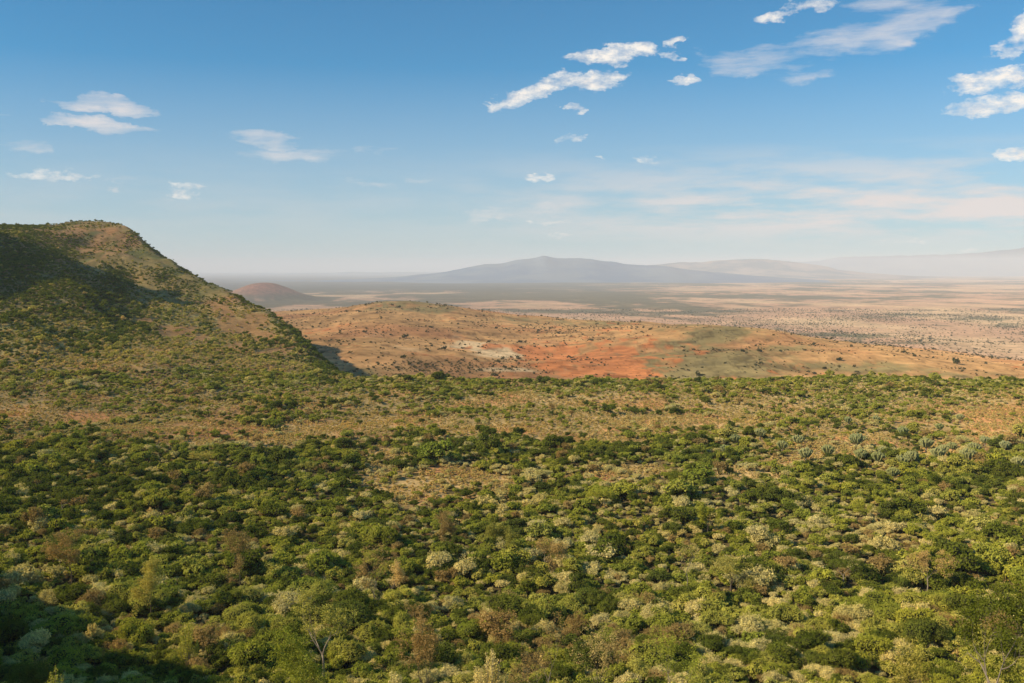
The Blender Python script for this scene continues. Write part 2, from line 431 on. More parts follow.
# ------------------------------------------------------------------ ground sheet
def build_ground():
    th_f = np.linspace(math.radians(-31), math.radians(31), 1000)
    side = np.linspace(math.radians(31), math.radians(329), 130)[1:-1]
    th = np.concatenate([th_f, side])                       # 0 = +Y, positive to +X
    r = [4.0]
    while r[-1] < 3000: r.append(r[-1] * 1.0062 + .02)
    while r[-1] < 120000: r.append(r[-1] * 1.012)
    r = np.array(r); nr, nt_ = len(r), len(th)
    R, T = np.meshgrid(r, th, indexing='ij')
    x = (R * np.sin(T)).ravel(); y = (R * np.cos(T)).ravel()
    z = height(x, y)
    px, py, clear, bare, dark, pale, dry = zone(x, y, z)
    D = smooth_interp(EDGE_PX, EDGE_D, np.clip(CX + F * x / np.maximum(y, .55 * np.hypot(x, y)), -600, 1400))
    yy = np.maximum(y, .55 * np.hypot(x, y))
    def c(*a): return np.array(a)[None, :]
    n1 = fbm(x / 25, y / 25, 4, 301)[:, None]; n2 = fbm(x / 7, y / 7, 3, 302)[:, None]
    # bench
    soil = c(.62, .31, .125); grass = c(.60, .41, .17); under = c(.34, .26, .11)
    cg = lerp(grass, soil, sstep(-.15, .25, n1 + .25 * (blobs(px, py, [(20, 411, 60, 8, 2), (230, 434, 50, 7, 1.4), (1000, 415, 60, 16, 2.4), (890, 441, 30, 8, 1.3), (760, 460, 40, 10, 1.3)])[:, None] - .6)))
    bench = lerp(under * (.40 + .60 * sstep(440, 400, py)[:, None]), cg, np.maximum(clear, .55 * sstep(455, 435, py))[:, None])  # ground under the bushes darkened to paint the shade between crowns
    # left hill: brown grass, apron olive
    zz = z[:, None]
    hillm = sstep(8, 30, zz) * (px < 420)[:, None]
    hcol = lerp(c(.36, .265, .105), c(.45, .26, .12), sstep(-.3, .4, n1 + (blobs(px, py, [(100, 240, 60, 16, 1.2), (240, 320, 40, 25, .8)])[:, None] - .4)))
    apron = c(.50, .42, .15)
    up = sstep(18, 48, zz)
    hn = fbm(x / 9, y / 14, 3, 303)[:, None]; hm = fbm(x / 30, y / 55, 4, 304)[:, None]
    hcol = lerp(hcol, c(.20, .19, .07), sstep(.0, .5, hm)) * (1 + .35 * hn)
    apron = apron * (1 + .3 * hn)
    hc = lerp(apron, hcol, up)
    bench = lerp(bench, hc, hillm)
    bench = lerp(bench, c(.46, .235, .10), bare[:, None] * .8)
    # middle plateau
    w1 = fbm(x / 240, y / 240, 4, 311); w2 = fbm(x / 240, y / 240, 4, 312); w3 = fbm(x / 50, y / 90, 4, 313)
    tan = c(.55, .31, .125); olive = c(.25, .205, .085); red = c(.57, .205, .07); cream = c(.70, .50, .27)
    w4 = fbm(x / 16, y / 30, 4, 314)
    qx = px + w1 * 46 + w3 * 16; qy = py + w2 * 10 + w3 * 3
    RED = [(545, 352, 60, 12, .95), (600, 354, 60, 17, 1.1), (625, 370, 30, 14, 1.1), (575, 372, 30, 8, .9), (650, 342, 40, 8, .7), (520, 345, 30, 6, .6), (700, 352, 30, 4, .5), (310, 335, 40, 10, .35), (760, 378, 40, 6, .35)]
    OLV = [(700, 352, 60, 8, .8), (700, 364, 75, 20, 1.5), (700, 340, 60, 7, 1.2), (720, 333, 40, 6, 1.1), (790, 350, 50, 6, .9), (760, 372, 60, 10, .7), (850, 372, 90, 8, .8), (950, 378, 60, 6, .6), (420, 308, 60, 4, .9), (560, 325, 90, 5, .7), (660, 326, 50, 5, .7), (380, 375, 60, 5, .6), (340, 345, 30, 8, .3)]
    CRM = [(482, 350, 34, 9, 1.2), (520, 374, 50, 4, .9), (400, 345, 60, 10, .45), (540, 335, 30, 5, .3), (770, 362, 30, 5, .3)]
    mid = np.repeat(tan, len(x), 0) * (1 + .34 * w3[:, None] + .22 * w4[:, None])
    mid = lerp(mid, c(.50, .225, .095), sstep(-.15, .5, w1[:, None] + w3[:, None] * .5) * .7)
    mid = lerp(mid, olive, sstep(.25, .85, blobs(qx, qy, OLV) * .95 + w3 * .45 + w4 * .4 + .08)[:, None] * .9)
    mid = lerp(mid, cream, sstep(.35, .75, blobs(qx, qy, CRM) + w3 * .4)[:, None])
    mid = lerp(mid, red, sstep(.3, .8, blobs(qx, qy, RED) + w3 * .6 + w4 * .7)[:, None] * .92)
    gul = 1 - np.abs(fbm(x / 85 + w3, y / 150, 4, 315)) * 2
    mid = mid * (1 - .42 * sstep(.86, .98, gul)[:, None]) 
    gul2 = 1 - np.abs(fbm(x / 30, y / 60 + w3, 3, 316)) * 2
    mid = mid * (1 - .22 * sstep(.8, .98, gul2)[:, None])
    mid = lerp(mid, c(.33, .15, .09), (np.exp(-((px - 262) / 45) ** 2) * (yy > 7500) * (yy < 10500) * (z > PLAIN + 25))[:, None])
    # great plain
    p1 = fbm(x / 900, y / 1300, 5, 321); p2 = fbm(x / 260, y / 420, 4, 322); p3 = fbm(x / 4000, y / 5000, 4, 323)
    pl = np.repeat(c(.48, .285, .165), len(x), 0) * (1 + .2 * p2[:, None])
    pl = lerp(pl, c(.56, .39, .21), sstep(.0, .5, p1)[:, None] * .8)
    leftdark = sstep(760, 420, px) * sstep(9000, 14000, yy)
    g = sstep(.12, .42, -p1 * .8 - p2 * .35 + p3 * .3 + .22 + leftdark * .35 + fbm(x / 90, y / 160, 3, 325) * .25)
    pl = lerp(pl, c(.105, .105, .055), g[:, None] * .9)
    pl = lerp(pl, c(.10, .105, .075), (sstep(11000, 15000, yy) * sstep(740, 560, px + p2 * 80) * .85)[:, None])
    strips = sstep(.3, .8, blobs(px, py + p2 * 3, STR) * 1.1 + fbm(x / 60, y / 110, 3, 326) * .5)
    pl = lerp(pl, c(.10, .105, .045), strips[:, None] * .85 * (z < -120)[:, None])
    river = np.exp(-((py - (322 + (px - 760) * .01 + p2 * 5)) / 3.0) ** 2) * sstep(640, 700, px) * .0
    far = lerp(mid, pl, sstep(-110, -170, z + p2 * 10)[:, None])
    far = np.where((yy > 4500)[:, None] & (z < PLAIN + 30)[:, None], pl, far)
    isfar = sstep(0, 90, yy - D)[:, None]
    slopecol = c(.20, .13, .06)
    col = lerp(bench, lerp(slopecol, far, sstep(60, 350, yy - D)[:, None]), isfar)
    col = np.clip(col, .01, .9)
    V = np.stack([x, y, z], 1)
    i = np.arange(nr - 1)[:, None] * nt_; j = np.arange(nt_)[None, :]
    jn = (j + 1) % nt_
    Q = np.stack([i + j, i + jn, i + nt_ + jn, i + nt_ + j], 2).reshape(-1, 4)
    fc = Q[:, 0]
    reg = np.zeros(len(Q), int)
    reg[(yy[fc] > D[fc] + 60)] = 2                       # valley floor
    reg[(reg == 0) & (z[fc] > 14) & (px[fc] < 420) & (y[fc] > 560)] = 1   # hill
    mid_m = (reg == 2) & (yy[fc] < 3200) & (z[fc] > -120)
    reg[mid_m] = 3
    names = ['ground', 'escarpment_hill', 'valley_floor', 'red_plateau']
    # centre cap
    for k, nm in enumerate(names):
        q = Q[reg == k]
        used = np.unique(q); remap = np.full(len(V), -1); remap[used] = np.arange(len(used))
        vv = V[used]; qq = remap[q]; cc = col[used]
        if k == 0:
            cap = len(vv); vv = np.vstack([vv, [[0, 0, 73.2]]]); cc = np.vstack([cc, cc[:1]])
        me = bpy.data.meshes.new(nm)
        nf = len(qq)
        extra = []
        if k == 0: extra = [(cap, remap[(jj + 1) % nt_], remap[jj]) for jj in range(nt_)]
        me.vertices.add(len(vv)); me.vertices.foreach_set('co', vv.ravel())
        loops = np.concatenate([qq.ravel()] + [np.array(extra).ravel()]) if extra else qq.ravel()
        # wind so that normals point up
        if True:
            qf = qq[:, ::-1]
            loops = np.concatenate([qf.ravel(), np.array([e[::-1] for e in extra]).ravel()]) if extra else qf.ravel()
        me.loops.add(len(loops)); me.loops.foreach_set('vertex_index', loops.astype(np.int32))
        ls = np.concatenate([np.arange(nf) * 4, nf * 4 + np.arange(len(extra)) * 3]).astype(np.int32)
        me.polygons.add(nf + len(extra)); me.polygons.foreach_set('loop_start', ls)
        me.polygons.foreach_set('use_smooth', np.ones(nf + len(extra), bool))
        me.update(calc_edges=True)
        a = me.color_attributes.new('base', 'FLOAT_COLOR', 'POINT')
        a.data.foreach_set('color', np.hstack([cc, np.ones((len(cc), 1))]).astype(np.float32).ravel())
        o = bpy.data.objects.new(nm, me); sc.collection.objects.link(o)
        o['kind'] = 'structure'
        o['label'] = {'ground': 'dry sandy bench of land under the bushes', 'escarpment_hill': 'brown bushy hill rising at the left',
                      'valley_floor': 'wide hazy tan valley floor reaching the horizon', 'red_plateau': 'bare red and tan rise beyond the thicket'}[nm]
        me.materials.append(MG_NEAR if k in (0, 1) else MG_FAR)

def ground_mat(name, fine, mid_, spots):
    m, nt, out = new_mat(name)
    b = N(nt, 'ShaderNodeBsdfDiffuse'); b.inputs['Roughness'].default_value = 1
    at = N(nt, 'ShaderNodeVertexColor', layer_name='base')
    tc = N(nt, 'ShaderNodeTexCoord')
    def noise(s, d=6, rough=.6):
        n = N(nt, 'ShaderNodeTexNoise'); n.inputs['Scale'].default_value = s; n.inputs['Detail'].default_value = d
        n.inputs['Roughness'].default_value = rough
        nt.links.new(tc.outputs['Object'], n.inputs['Vector']); return n.outputs['Fac']
    f1 = mth(nt, 'MULTIPLY_ADD', noise(fine), 1.5, .25); f2 = mth(nt, 'MULTIPLY_ADD', noise(mid_), 1.2, .4)
    f = mth(nt, 'MULTIPLY', f1, f2)
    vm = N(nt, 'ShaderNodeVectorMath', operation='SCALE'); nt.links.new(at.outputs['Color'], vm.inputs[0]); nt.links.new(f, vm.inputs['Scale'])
    sp = mth(nt, 'MULTIPLY_ADD', noise(spots[0], 7, .75), 9.0, -9 * spots[1], clamp=True)
    col = mixc(nt, vm.outputs[0], spots[2], mth(nt, 'MULTIPLY', sp, spots[3]))
    nt.links.new(col, b.inputs[0]); nt.links.new(b.outputs[0], out.inputs[0])
    return m
MG_NEAR = ground_mat('dry_grass_soil', 1.1, .15, (.5, .55, (.16, .13, .055), .6))
MG_FAR = ground_mat('valley_earth', .03, .004, (.012, .565, (.13, .115, .06), .55))
build_ground()

# ------------------------------------------------------------------ distant mountains
def ridge(name, label, Y0, w, prof, col, seed, amp, res=420):
    pxs = [p[0] for p in prof]; pys = [p[1] for p in prof]
    U = np.linspace(pxs[0], pxs[-1], res); YS = np.linspace(Y0 - 2.6 * w, Y0 + 1.6 * w, 90)
    PX, Yg = np.meshgrid(U, YS, indexing='ij')
    xs = (PX - CX) / F * Y0
    pyv = smooth_interp(pxs, pys, PX); pyv = pyv + (fbm(PX / 22, PX * 0 + seed, 4, seed) * 1.5 - .2) * np.clip((278 - pyv) / 8, 0, 1)
    zs = CZ - (pyv - CY) / F * Y0
    t = np.abs(Yg - Y0) / w
    fall = np.exp(-t ** 1.6)
    rn = fbm(xs / (w * .35), Yg / (w * .9), 5, seed)
    h = np.maximum(zs - PLAIN, 0)
    z = PLAIN - 30 + (h + 30) * np.clip(fall + (rn * amp) * sstep(0, .5, t) * fall, 0, 1.05)
    V = np.stack([xs.ravel(), Yg.ravel(), z.ravel()], 1)
    n2 = len(YS); i = np.arange(len(U) - 1)[:, None] * n2; j = np.arange(n2 - 1)[None, :]
    Q = np.stack([i + j, i + n2 + j, i + n2 + j + 1, i + j + 1], 2).reshape(-1, 4)
    me = bpy.data.meshes.new(name); me.from_pydata(V.tolist(), [], Q.tolist())
    me.polygons.foreach_set('use_smooth', np.ones(len(Q), bool))
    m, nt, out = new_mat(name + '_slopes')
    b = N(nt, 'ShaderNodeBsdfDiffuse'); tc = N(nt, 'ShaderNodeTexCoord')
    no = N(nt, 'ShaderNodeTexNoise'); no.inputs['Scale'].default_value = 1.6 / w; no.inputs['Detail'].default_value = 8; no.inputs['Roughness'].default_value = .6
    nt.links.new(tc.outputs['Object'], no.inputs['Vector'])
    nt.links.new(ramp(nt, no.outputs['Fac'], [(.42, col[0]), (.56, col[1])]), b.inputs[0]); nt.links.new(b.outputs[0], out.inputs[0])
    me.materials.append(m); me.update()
    o = bpy.data.objects.new(name, me); sc.collection.objects.link(o); o['kind'] = 'structure'; o['label'] = label
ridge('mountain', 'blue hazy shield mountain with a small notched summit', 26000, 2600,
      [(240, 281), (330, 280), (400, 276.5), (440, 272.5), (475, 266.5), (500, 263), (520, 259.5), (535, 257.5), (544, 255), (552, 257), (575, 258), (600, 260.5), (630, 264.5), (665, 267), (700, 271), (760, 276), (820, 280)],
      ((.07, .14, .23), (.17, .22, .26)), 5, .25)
ridge('far_hills', 'low hazy hills right of the mountain', 36000, 2600,
      [(560, 277), (610, 268), (650, 264.5), (690, 262.5), (720, 260.5), (760, 259.5), (790, 262), (815, 266), (850, 271), (900, 275.5), (960, 277)],
      ((.09, .10, .08), (.42, .30, .2)), 9, .3)
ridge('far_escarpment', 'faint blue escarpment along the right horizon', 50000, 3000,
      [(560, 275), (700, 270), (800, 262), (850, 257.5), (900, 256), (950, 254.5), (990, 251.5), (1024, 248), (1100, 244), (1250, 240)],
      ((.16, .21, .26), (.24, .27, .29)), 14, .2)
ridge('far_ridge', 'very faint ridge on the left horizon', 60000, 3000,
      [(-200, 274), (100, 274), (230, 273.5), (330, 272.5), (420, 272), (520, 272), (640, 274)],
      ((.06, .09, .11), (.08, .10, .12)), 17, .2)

# ------------------------------------------------------------------ scatter plan
def scatter(spacing, ymin, ymax, umin, umax, seed):
    rng = np.random.default_rng(seed)
    xs = np.arange(umin * ymax, max(umax * ymax, umax * ymin), spacing); ys = np.arange(ymin, ymax, spacing)
    X, Y = np.meshgrid(xs, ys); X = X.ravel(); Y = Y.ravel()
    X = X + rng.uniform(-.48, .48, len(X)) * spacing; Y = Y + rng.uniform(-.48, .48, len(Y)) * spacing
    k = (X > umin * Y) & (X < umax * Y)
    X, Y = X[k], Y[k]
    return X, Y, height(X, Y), rng

PL = {k: [] for k in KIND}      # kind -> rows x y z sxy sz rot proto
def put(kind, X, Y, Z, R, Hs, rng):
    n = len(X)
    if n == 0: return
    PL[kind].append(np.stack([X, Y, Z, R, Hs, rng.uniform(0, 6.283, n), rng.integers(0, len(KIND[kind]), n)], 1))

def edge_of(X, Y):
    return smooth_interp(EDGE_PX, EDGE_D, np.clip(CX + F * X / np.maximum(Y, 1), -600, 1400))

LANDMARK_XY = []
def plan_bench():
    X, Y, Z, rng = scatter(2.3, 93, 900, -.66, .66, 1)
    D = edge_of(X, Y); k = (Y < D + 25 + 90 * fbm(X / 45, Y * 0, 3, 460)); X, Y, Z, D = X[k], Y[k], Z[k], D[k]
    px, py, clear, bare, dark, pale, dry = zone(X, Y, Z)
    hill = ((Z > 9) | (Y > 690)) & (px < 370) & (Y > 500)
    apron = sstep(1, 9, Z) * (px < 420) * (Y > 480)
    keep = ~hill & (Y < 760)
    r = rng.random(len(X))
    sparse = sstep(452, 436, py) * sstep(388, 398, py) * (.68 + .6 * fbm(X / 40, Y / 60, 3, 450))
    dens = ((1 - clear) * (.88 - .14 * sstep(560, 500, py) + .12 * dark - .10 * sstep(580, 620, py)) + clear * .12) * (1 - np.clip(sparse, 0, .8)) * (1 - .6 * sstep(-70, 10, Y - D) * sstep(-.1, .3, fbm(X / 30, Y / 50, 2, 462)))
    keep &= r < dens
    keep &= ~((Y < 170) & (((px > -120) & (px < 5)) | ((px > 1019) & (px < 1140))))
    for lx, ly, lr in LANDMARK_XY: keep &= np.hypot(X - lx, Y - ly) > lr
    g = rng.random(len(X)); h = rng.random(len(X))
    farband = sstep(470, 400, py)
    pp = np.clip(.25 + pale * .55 - dark * .12 + clear * .25, 0.05, .85)
    pd = np.clip(.03 + dry * .22, 0, .3)
    size = rng.lognormal(-.04, .36, len(X)) * (1 + .18 * sstep(540, 600, py)) * lerp(1.0, .80, farband)
    kind = np.where(g < pp, 'pale', np.where(g < pp + pd, 'dry', 'green'))
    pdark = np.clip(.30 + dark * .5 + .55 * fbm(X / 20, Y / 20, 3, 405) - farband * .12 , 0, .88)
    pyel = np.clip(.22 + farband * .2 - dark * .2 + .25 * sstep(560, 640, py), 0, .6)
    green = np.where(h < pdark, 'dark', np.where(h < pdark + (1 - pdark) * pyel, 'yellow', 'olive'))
    kind = np.where(kind == 'green', green, kind)
    base = dict(dark=1.68, olive=1.6, yellow=1.5, pale=1.28, dry=1.5)
    clump = .62 + .86 * vnoise(X / 13, Y / 13, 400)
    for kd, b in base.items():
        m = keep & (kind == kd)
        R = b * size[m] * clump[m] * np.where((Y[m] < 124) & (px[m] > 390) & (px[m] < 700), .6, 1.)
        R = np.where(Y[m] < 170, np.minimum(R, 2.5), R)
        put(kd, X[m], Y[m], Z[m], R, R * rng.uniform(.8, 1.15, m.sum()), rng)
    # small straw scrub in the clearings and between
    X, Y, Z, rng = scatter(1.6, 170, 800, -.62, .62, 2)
    D = edge_of(X, Y); k = (Y < D + 25); X, Y, Z = X[k], Y[k], Z[k]
    px, py, clear, bare, dark, pale, dry = zone(X, Y, Z)
    hill = ((Z > 9) | (Y > 690)) & (px < 370) & (Y > 500)
    n = fbm(X / 12, Y / 12, 2, 410)
    sp2 = sstep(456, 436, py) * sstep(386, 398, py) * .55
    keep = ~hill & (rng.random(len(X)) < np.maximum(np.maximum(clear, sp2), .22) * np.clip(.62 + n * .5 + pale * .3, .1, .95))
    R = rng.lognormal(0, .3, len(X)) * .70
    put('scrub', X[keep], Y[keep], Z[keep], R[keep], R[keep] * 1.05, rng)
    # apron and hill
    X, Y, Z, rng = scatter(3.1, 500, 1750, -.64, -.08, 3)
    D = edge_of(X, Y); k = (Y < D + 260); X, Y, Z, D = X[k], Y[k], Z[k], D[k]
    px, py, clear, bare, dark, pale, dry = zone(X, Y, Z)
    hill = (((Z > 9) | (Y > 690)) & (px < 370)) | ((Y > D + 10) & (px < 410))
    up = sstep(22, 55, Z)
    n = fbm(X / 45, Y / 60, 4, 420); n2 = fbm(X / 14, Y / 20, 3, 421)
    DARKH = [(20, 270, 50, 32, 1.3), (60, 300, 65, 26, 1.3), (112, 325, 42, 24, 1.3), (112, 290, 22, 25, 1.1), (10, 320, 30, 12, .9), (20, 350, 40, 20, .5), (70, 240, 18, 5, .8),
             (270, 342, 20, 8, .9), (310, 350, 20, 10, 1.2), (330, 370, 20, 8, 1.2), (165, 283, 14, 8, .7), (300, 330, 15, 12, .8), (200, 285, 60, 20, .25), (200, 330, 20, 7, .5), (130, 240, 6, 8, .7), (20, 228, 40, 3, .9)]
    bl = blobs(px, py, DARKH)  # dark bush patches; the leftmost also stand in for the hill's shade
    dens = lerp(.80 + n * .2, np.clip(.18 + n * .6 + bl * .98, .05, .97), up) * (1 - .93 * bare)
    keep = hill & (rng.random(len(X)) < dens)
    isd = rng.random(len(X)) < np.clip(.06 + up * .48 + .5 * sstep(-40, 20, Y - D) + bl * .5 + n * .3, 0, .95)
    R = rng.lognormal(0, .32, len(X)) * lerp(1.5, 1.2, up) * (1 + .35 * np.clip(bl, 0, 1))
    ispal = (rng.random(len(X)) < .5 * (1 - up) + .12) & ~isd
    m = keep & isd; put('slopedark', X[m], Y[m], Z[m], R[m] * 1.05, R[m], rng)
    m = keep & ~isd & ~ispal; put('slope', X[m], Y[m], Z[m], R[m], R[m] * .95, rng)
    m = keep & ispal; put('scrub', X[m], Y[m], Z[m], R[m] * .9, R[m] * .9, rng)
    # middle plateau
    X, Y, Z, rng = scatter(7, 1000, 2900, -.62, .62, 4)
    px, py = project(X, Y, Z); D = edge_of(X, Y)
    n = fbm(X / 60, Y / 90, 4, 430)
    MB = [(430, 368, 90, 8, .9), (370, 375, 40, 7, .8), (520, 366, 30, 6, .8), (545, 372, 25, 4, .7), (600, 378, 30, 3, .5), (355, 330, 60, 6, .25), (460, 362, 30, 4, .6), (500, 370, 40, 5, .6),
          (690, 376, 40, 4, .3), (565, 330, 60, 6, .35), (570, 360, 14, 5, .4)]
    dens = np.clip(blobs(px, py, MB) * .8 + n * .4 + .03 + fbm(X / 18, Y / 30, 3, 431) * .2, .02, .9)
    RD = blobs(px, py, [(600, 355, 60, 16, 1)])
    keep = (Y > D + 80) & (rng.random(len(X)) < dens * (1 - .6 * RD)) & (Z > -125)
    R = rng.lognormal(0, .5, len(X)) * 1.15
    put('far', X[keep], Y[keep], Z[keep], R[keep], R[keep], rng)
    # plain
    X, Y, Z, rng = scatter(18, 2300, 7000, -.60, .60, 5)
    px, py = project(X, Y, Z)
    n = fbm(X / 200, Y / 320, 4, 440); n2 = fbm(X / 900, Y / 900, 3, 441)
    dens = np.clip(.22 + n * .6 + n2 * .15 + blobs(px, py + n * 2, STR) * .95, .02, .95)
    keep = (Z < -110) & (rng.random(len(X)) < dens)
    R = rng.lognormal(0, .35, len(X)) * 2.3
    put('far', X[keep], Y[keep], Z[keep], R[keep], R[keep] * .9, rng)

# ------------------------------------------------------------------ landmark trees
def link(o, parent=None):
    sc.collection.objects.link(o)
    if parent is not None: o.parent = parent
    return o
def root(name, x, y, z, label, cat, group=None, rz=0, s=1):
    o = bpy.data.objects.new(name, None); o.location = (x, y, z); o.rotation_euler = (0, 0, rz); o.scale = (s,) * 3
    o['label'] = label; o['category'] = cat
    if group: o['group'] = group
    return link(o)

def branch_tree(rng, P, p0, d0, L, r0, depth, tips, spread=.6, up=.15, mi=0, segs=4):
    pts = [p0]; rads = [r0]; d = d0.copy(); p = p0.copy()
    for k in range(segs):
        d = d + rng.normal(size=3) * .16 + np.array([0, 0, up]) * .3; d /= np.linalg.norm(d)
        p = p + d * L / segs; pts.append(p.copy()); rads.append(r0 * (1 - .5 * (k + 1) / segs))
    P.tube([tuple(q) for q in pts], rads, mi, 6 if r0 > .06 else 4)
    if depth == 0: tips.append((p, d)); return
    if depth <= 2: tips.append((pts[-2], d))
    n = rng.integers(2, 4)
    for i in range(n + 1):
        a = rng.normal(size=3); a -= a @ d * d; a /= np.linalg.norm(a)
        nd = d * (1 - spread * .5) + a * spread * rng.uniform(.6, 1.2); nd[2] += up; nd /= np.linalg.norm(nd)
        st = pts[-1] if i < n else pts[-2]
        branch_tree(rng, P, st, nd, L * rng.uniform(.6, .85), rads[-1] * .72, depth - 1, tips, spread, up, mi, 3)

def tree(px, Y, top_py, wpx, label, name='tree', cat='tree', leafmat=None, bark=None, seed=1, clump=.5, nleaf=26, lsize=.14, depth=4, trunk=.35, spread=.6, up=.15, base_r=.16, group=None, core=0, drop=0):
    x = (px - CX) / F * Y; z = float(height(x, Y)[0]) - .3
    H = zpy(top_py, Y) - z
    rng = np.random.default_rng(seed); T = Plant(); tips = []
    t0 = np.array([0., 0, 0]); lean = rng.normal(size=2) * .1
    L = H * trunk
    branch_tree(rng, T, t0, np.array([lean[0], lean[1], 1.]), L, base_r * H / 8, depth, tips, spread, up, 0, 5)
    A = np.array([t[0] for t in tips])
    # fit to wanted height and width
    sx = (wpx / F * Y * .5) / max(np.percentile(np.abs(A[:, :2]), 96), .1); sz = (H - .2) / A[:, 2].max()
    sx = min(max(sx, .5), 2.2)
    def fit(V): V = np.array(V); V[:, 0] *= sx; V[:, 1] *= sx; V[:, 2] *= sz; return V
    T.V = list(fit(T.V)); A = A * np.array([sx, sx, sz])
    r = root(name, x, Y, z, label, cat, group)
    r.empty_display_size = 1
    link(bpy.data.objects.new('trunk', T.mesh('trunk', [bark or M_BARK])), r)
    C = Plant()
    for a in A:
        n = nleaf; d = rng.normal(size=(n, 3)); d /= np.linalg.norm(d, axis=1)[:, None]
        c = a + d * clump * (rng.random(n) ** .4)[:, None] * np.array([1, 1, .7])
        nn = d + rng.normal(size=d.shape) * .4 + np.array([0, 0, .3]); nn /= np.linalg.norm(nn, axis=1)[:, None]
        C.leaves(c, nn, lsize, rng, 0, lobe=np.full(n, rng.random()))
    link(bpy.data.objects.new('crown', C.mesh('crown', [leafmat])), r)
    LANDMARK_XY.append((x, Y, max(1.2, wpx / F * Y * .33)))
    return r

def spiky(px, Y, top_py, wpx, label, mat, seed, name='shrub', n=70, leaf=.09):
    x = (px - CX) / F * Y; z = float(height(x, Y)[0]) - .2; H = zpy(top_py, Y) - z; W = wpx / F * Y * .5
    rng = np.random.default_rng(seed); S = Plant(); C = Plant()
    for i in range(n):
        a = rng.uniform(0, 6.283); q = math.sqrt(rng.random()); h = H * (1 - .45 * q * q) * rng.uniform(.75, 1)
        tip = np.array([math.cos(a) * q * W, math.sin(a) * q * W, h]); mid = tip * np.array([.55, .55, .45])
        S.tube([(0, 0, 0), tuple(mid), tuple(tip)], [.05, .035, .012], 0, 4)
        for t in np.linspace(.35, 1, 9):
            p = (1 - t) * mid + t * tip
            m = 9; d = rng.normal(size=(m, 3)); d /= np.linalg.norm(d, axis=1)[:, None]
            nn = d; c = p + d * .34 * (1.25 - t * .8)
            C.leaves(c, nn, leaf, rng, 0, lobe=np.full(m, rng.random()), aspect=2.4)
    r = root(name, x, Y, z, label, 'shrub')
    link(bpy.data.objects.new('stem', S.mesh('stem', [M_PBARK])), r)
    link(bpy.data.objects.new('foliage', C.mesh('foliage', [mat])), r)
    LANDMARK_XY.append((x, Y, max(1.2, W * .8)))
    return r

tree(322, 165, 578, 46, 'tree with a bare pale trunk and thin yellow crown above the dark gap', leafmat=M_YELLOW, bark=M_PBARK, seed=3, depth=4, clump=.7, nleaf=24, lsize=.15, trunk=.42, spread=.6, base_r=.26)
tree(430, 112, 607, 46, 'tall dry brown tree left of centre at the bottom edge', leafmat=M_DRY, bark=M_BARK, seed=5, depth=5, clump=.45, nleaf=8, lsize=.1, trunk=.36, spread=.45, up=.3)
tree(552, 104, 611, 86, 'broad dry tree with pale forking branches at the bottom centre', leafmat=M_DRY, bark=M_PBARK, seed=8, depth=5, clump=.4, nleaf=8, lsize=.085, trunk=.28, spread=.75, up=.1)
tree(600, 118, 622, 50, 'smaller tan leaved tree just right of the forking dry tree', leafmat=M_SCRUB, bark=M_BARK, seed=15, depth=4, clump=.5, nleaf=12, lsize=.1, trunk=.3, spread=.65)
tree(668, 108, 632, 62, 'brown green tree with a single pale trunk at the bottom edge', leafmat=M_OLIVE, bark=M_PBARK, seed=11, depth=4, clump=.55, nleaf=18, lsize=.11, trunk=.45, spread=.6)
tree(1004, 68, 580, 86, 'thin leaved tree with bare tangled branches at the lower right corner', leafmat=M_DARK, bark=M_PBARK, seed=21, depth=5, clump=.5, nleaf=11, lsize=.10, trunk=.24, spread=.8)
tree(925, 78, 640, 66, 'low olive tree left of the tangled corner tree', leafmat=M_SLOPE, bark=M_BARK, seed=23, depth=4, clump=.5, nleaf=20, lsize=.11, trunk=.3, spread=.75)
tree(290, 140, 628, 60, 'rounded leafy green tree left of the dark gap', leafmat=M_OLIVE, bark=M_BARK, seed=25, depth=4, clump=.8, nleaf=42, lsize=.14, trunk=.3, spread=.7)
tree(150, 215, 556, 44, 'taller grey green tree standing out of the left thicket', leafmat=M_SLOPE, bark=M_BARK, seed=27, depth=4, clump=.9, nleaf=36, lsize=.17, trunk=.35, spread=.65)
tree(72, 240, 528, 40, 'reddish brown tree in the left thicket', leafmat=M_DRY, bark=M_BARK, seed=29, depth=4, clump=.8, nleaf=26, lsize=.17, trunk=.35)
tree(372, 215, 540, 34, 'sparse brown topped tree above the pale trunked tree', leafmat=M_DRY, bark=M_PBARK, seed=31, depth=4, clump=.7, nleaf=14, lsize=.16, trunk=.4)
tree(388, 230, 560, 26, 'thin upright tree with tan crown beside the brown topped tree', leafmat=M_SCRUB, bark=M_PBARK, seed=33, depth=4, clump=.6, nleaf=14, lsize=.16, trunk=.42)
tree(687, 235, 537, 22, 'thin pale stemmed tree right of centre in the green thicket', leafmat=M_SCRUB, bark=M_PBARK, seed=35, depth=3, clump=.8, nleaf=16, lsize=.16, trunk=.5)
tree(502, 260, 522, 34, 'tall grey crowned tree in the middle of the thicket', leafmat=M_SLOPE, bark=M_BARK, seed=37, depth=4, clump=.9, nleaf=34, lsize=.18, trunk=.35)
tree(240, 235, 524, 34, 'tawny crowned tree above the left thicket', leafmat=M_DRY, bark=M_BARK, seed=39, depth=4, clump=.8, nleaf=24, lsize=.17, trunk=.38)
tree(30, 130, 665, 46, 'dark green tree in shade at the bottom left corner', leafmat=M_DARK, bark=M_BARK, seed=43, depth=4, clump=.9, nleaf=42, lsize=.14, trunk=.3, spread=.7)
spiky(489, 96, 643, 42, 'silvery upright bushy shrub at the bottom edge beside the dry trees', M_PALE, 51, n=90)
spiky(54, 88, 662, 26, 'pointed pale leaved shrub poking up in the bottom left shade', M_YELLOW, 53, n=34)
spiky(395, 118, 668, 26, 'round pale yellow shrub below the dark gap', M_PALE, 55, n=60)
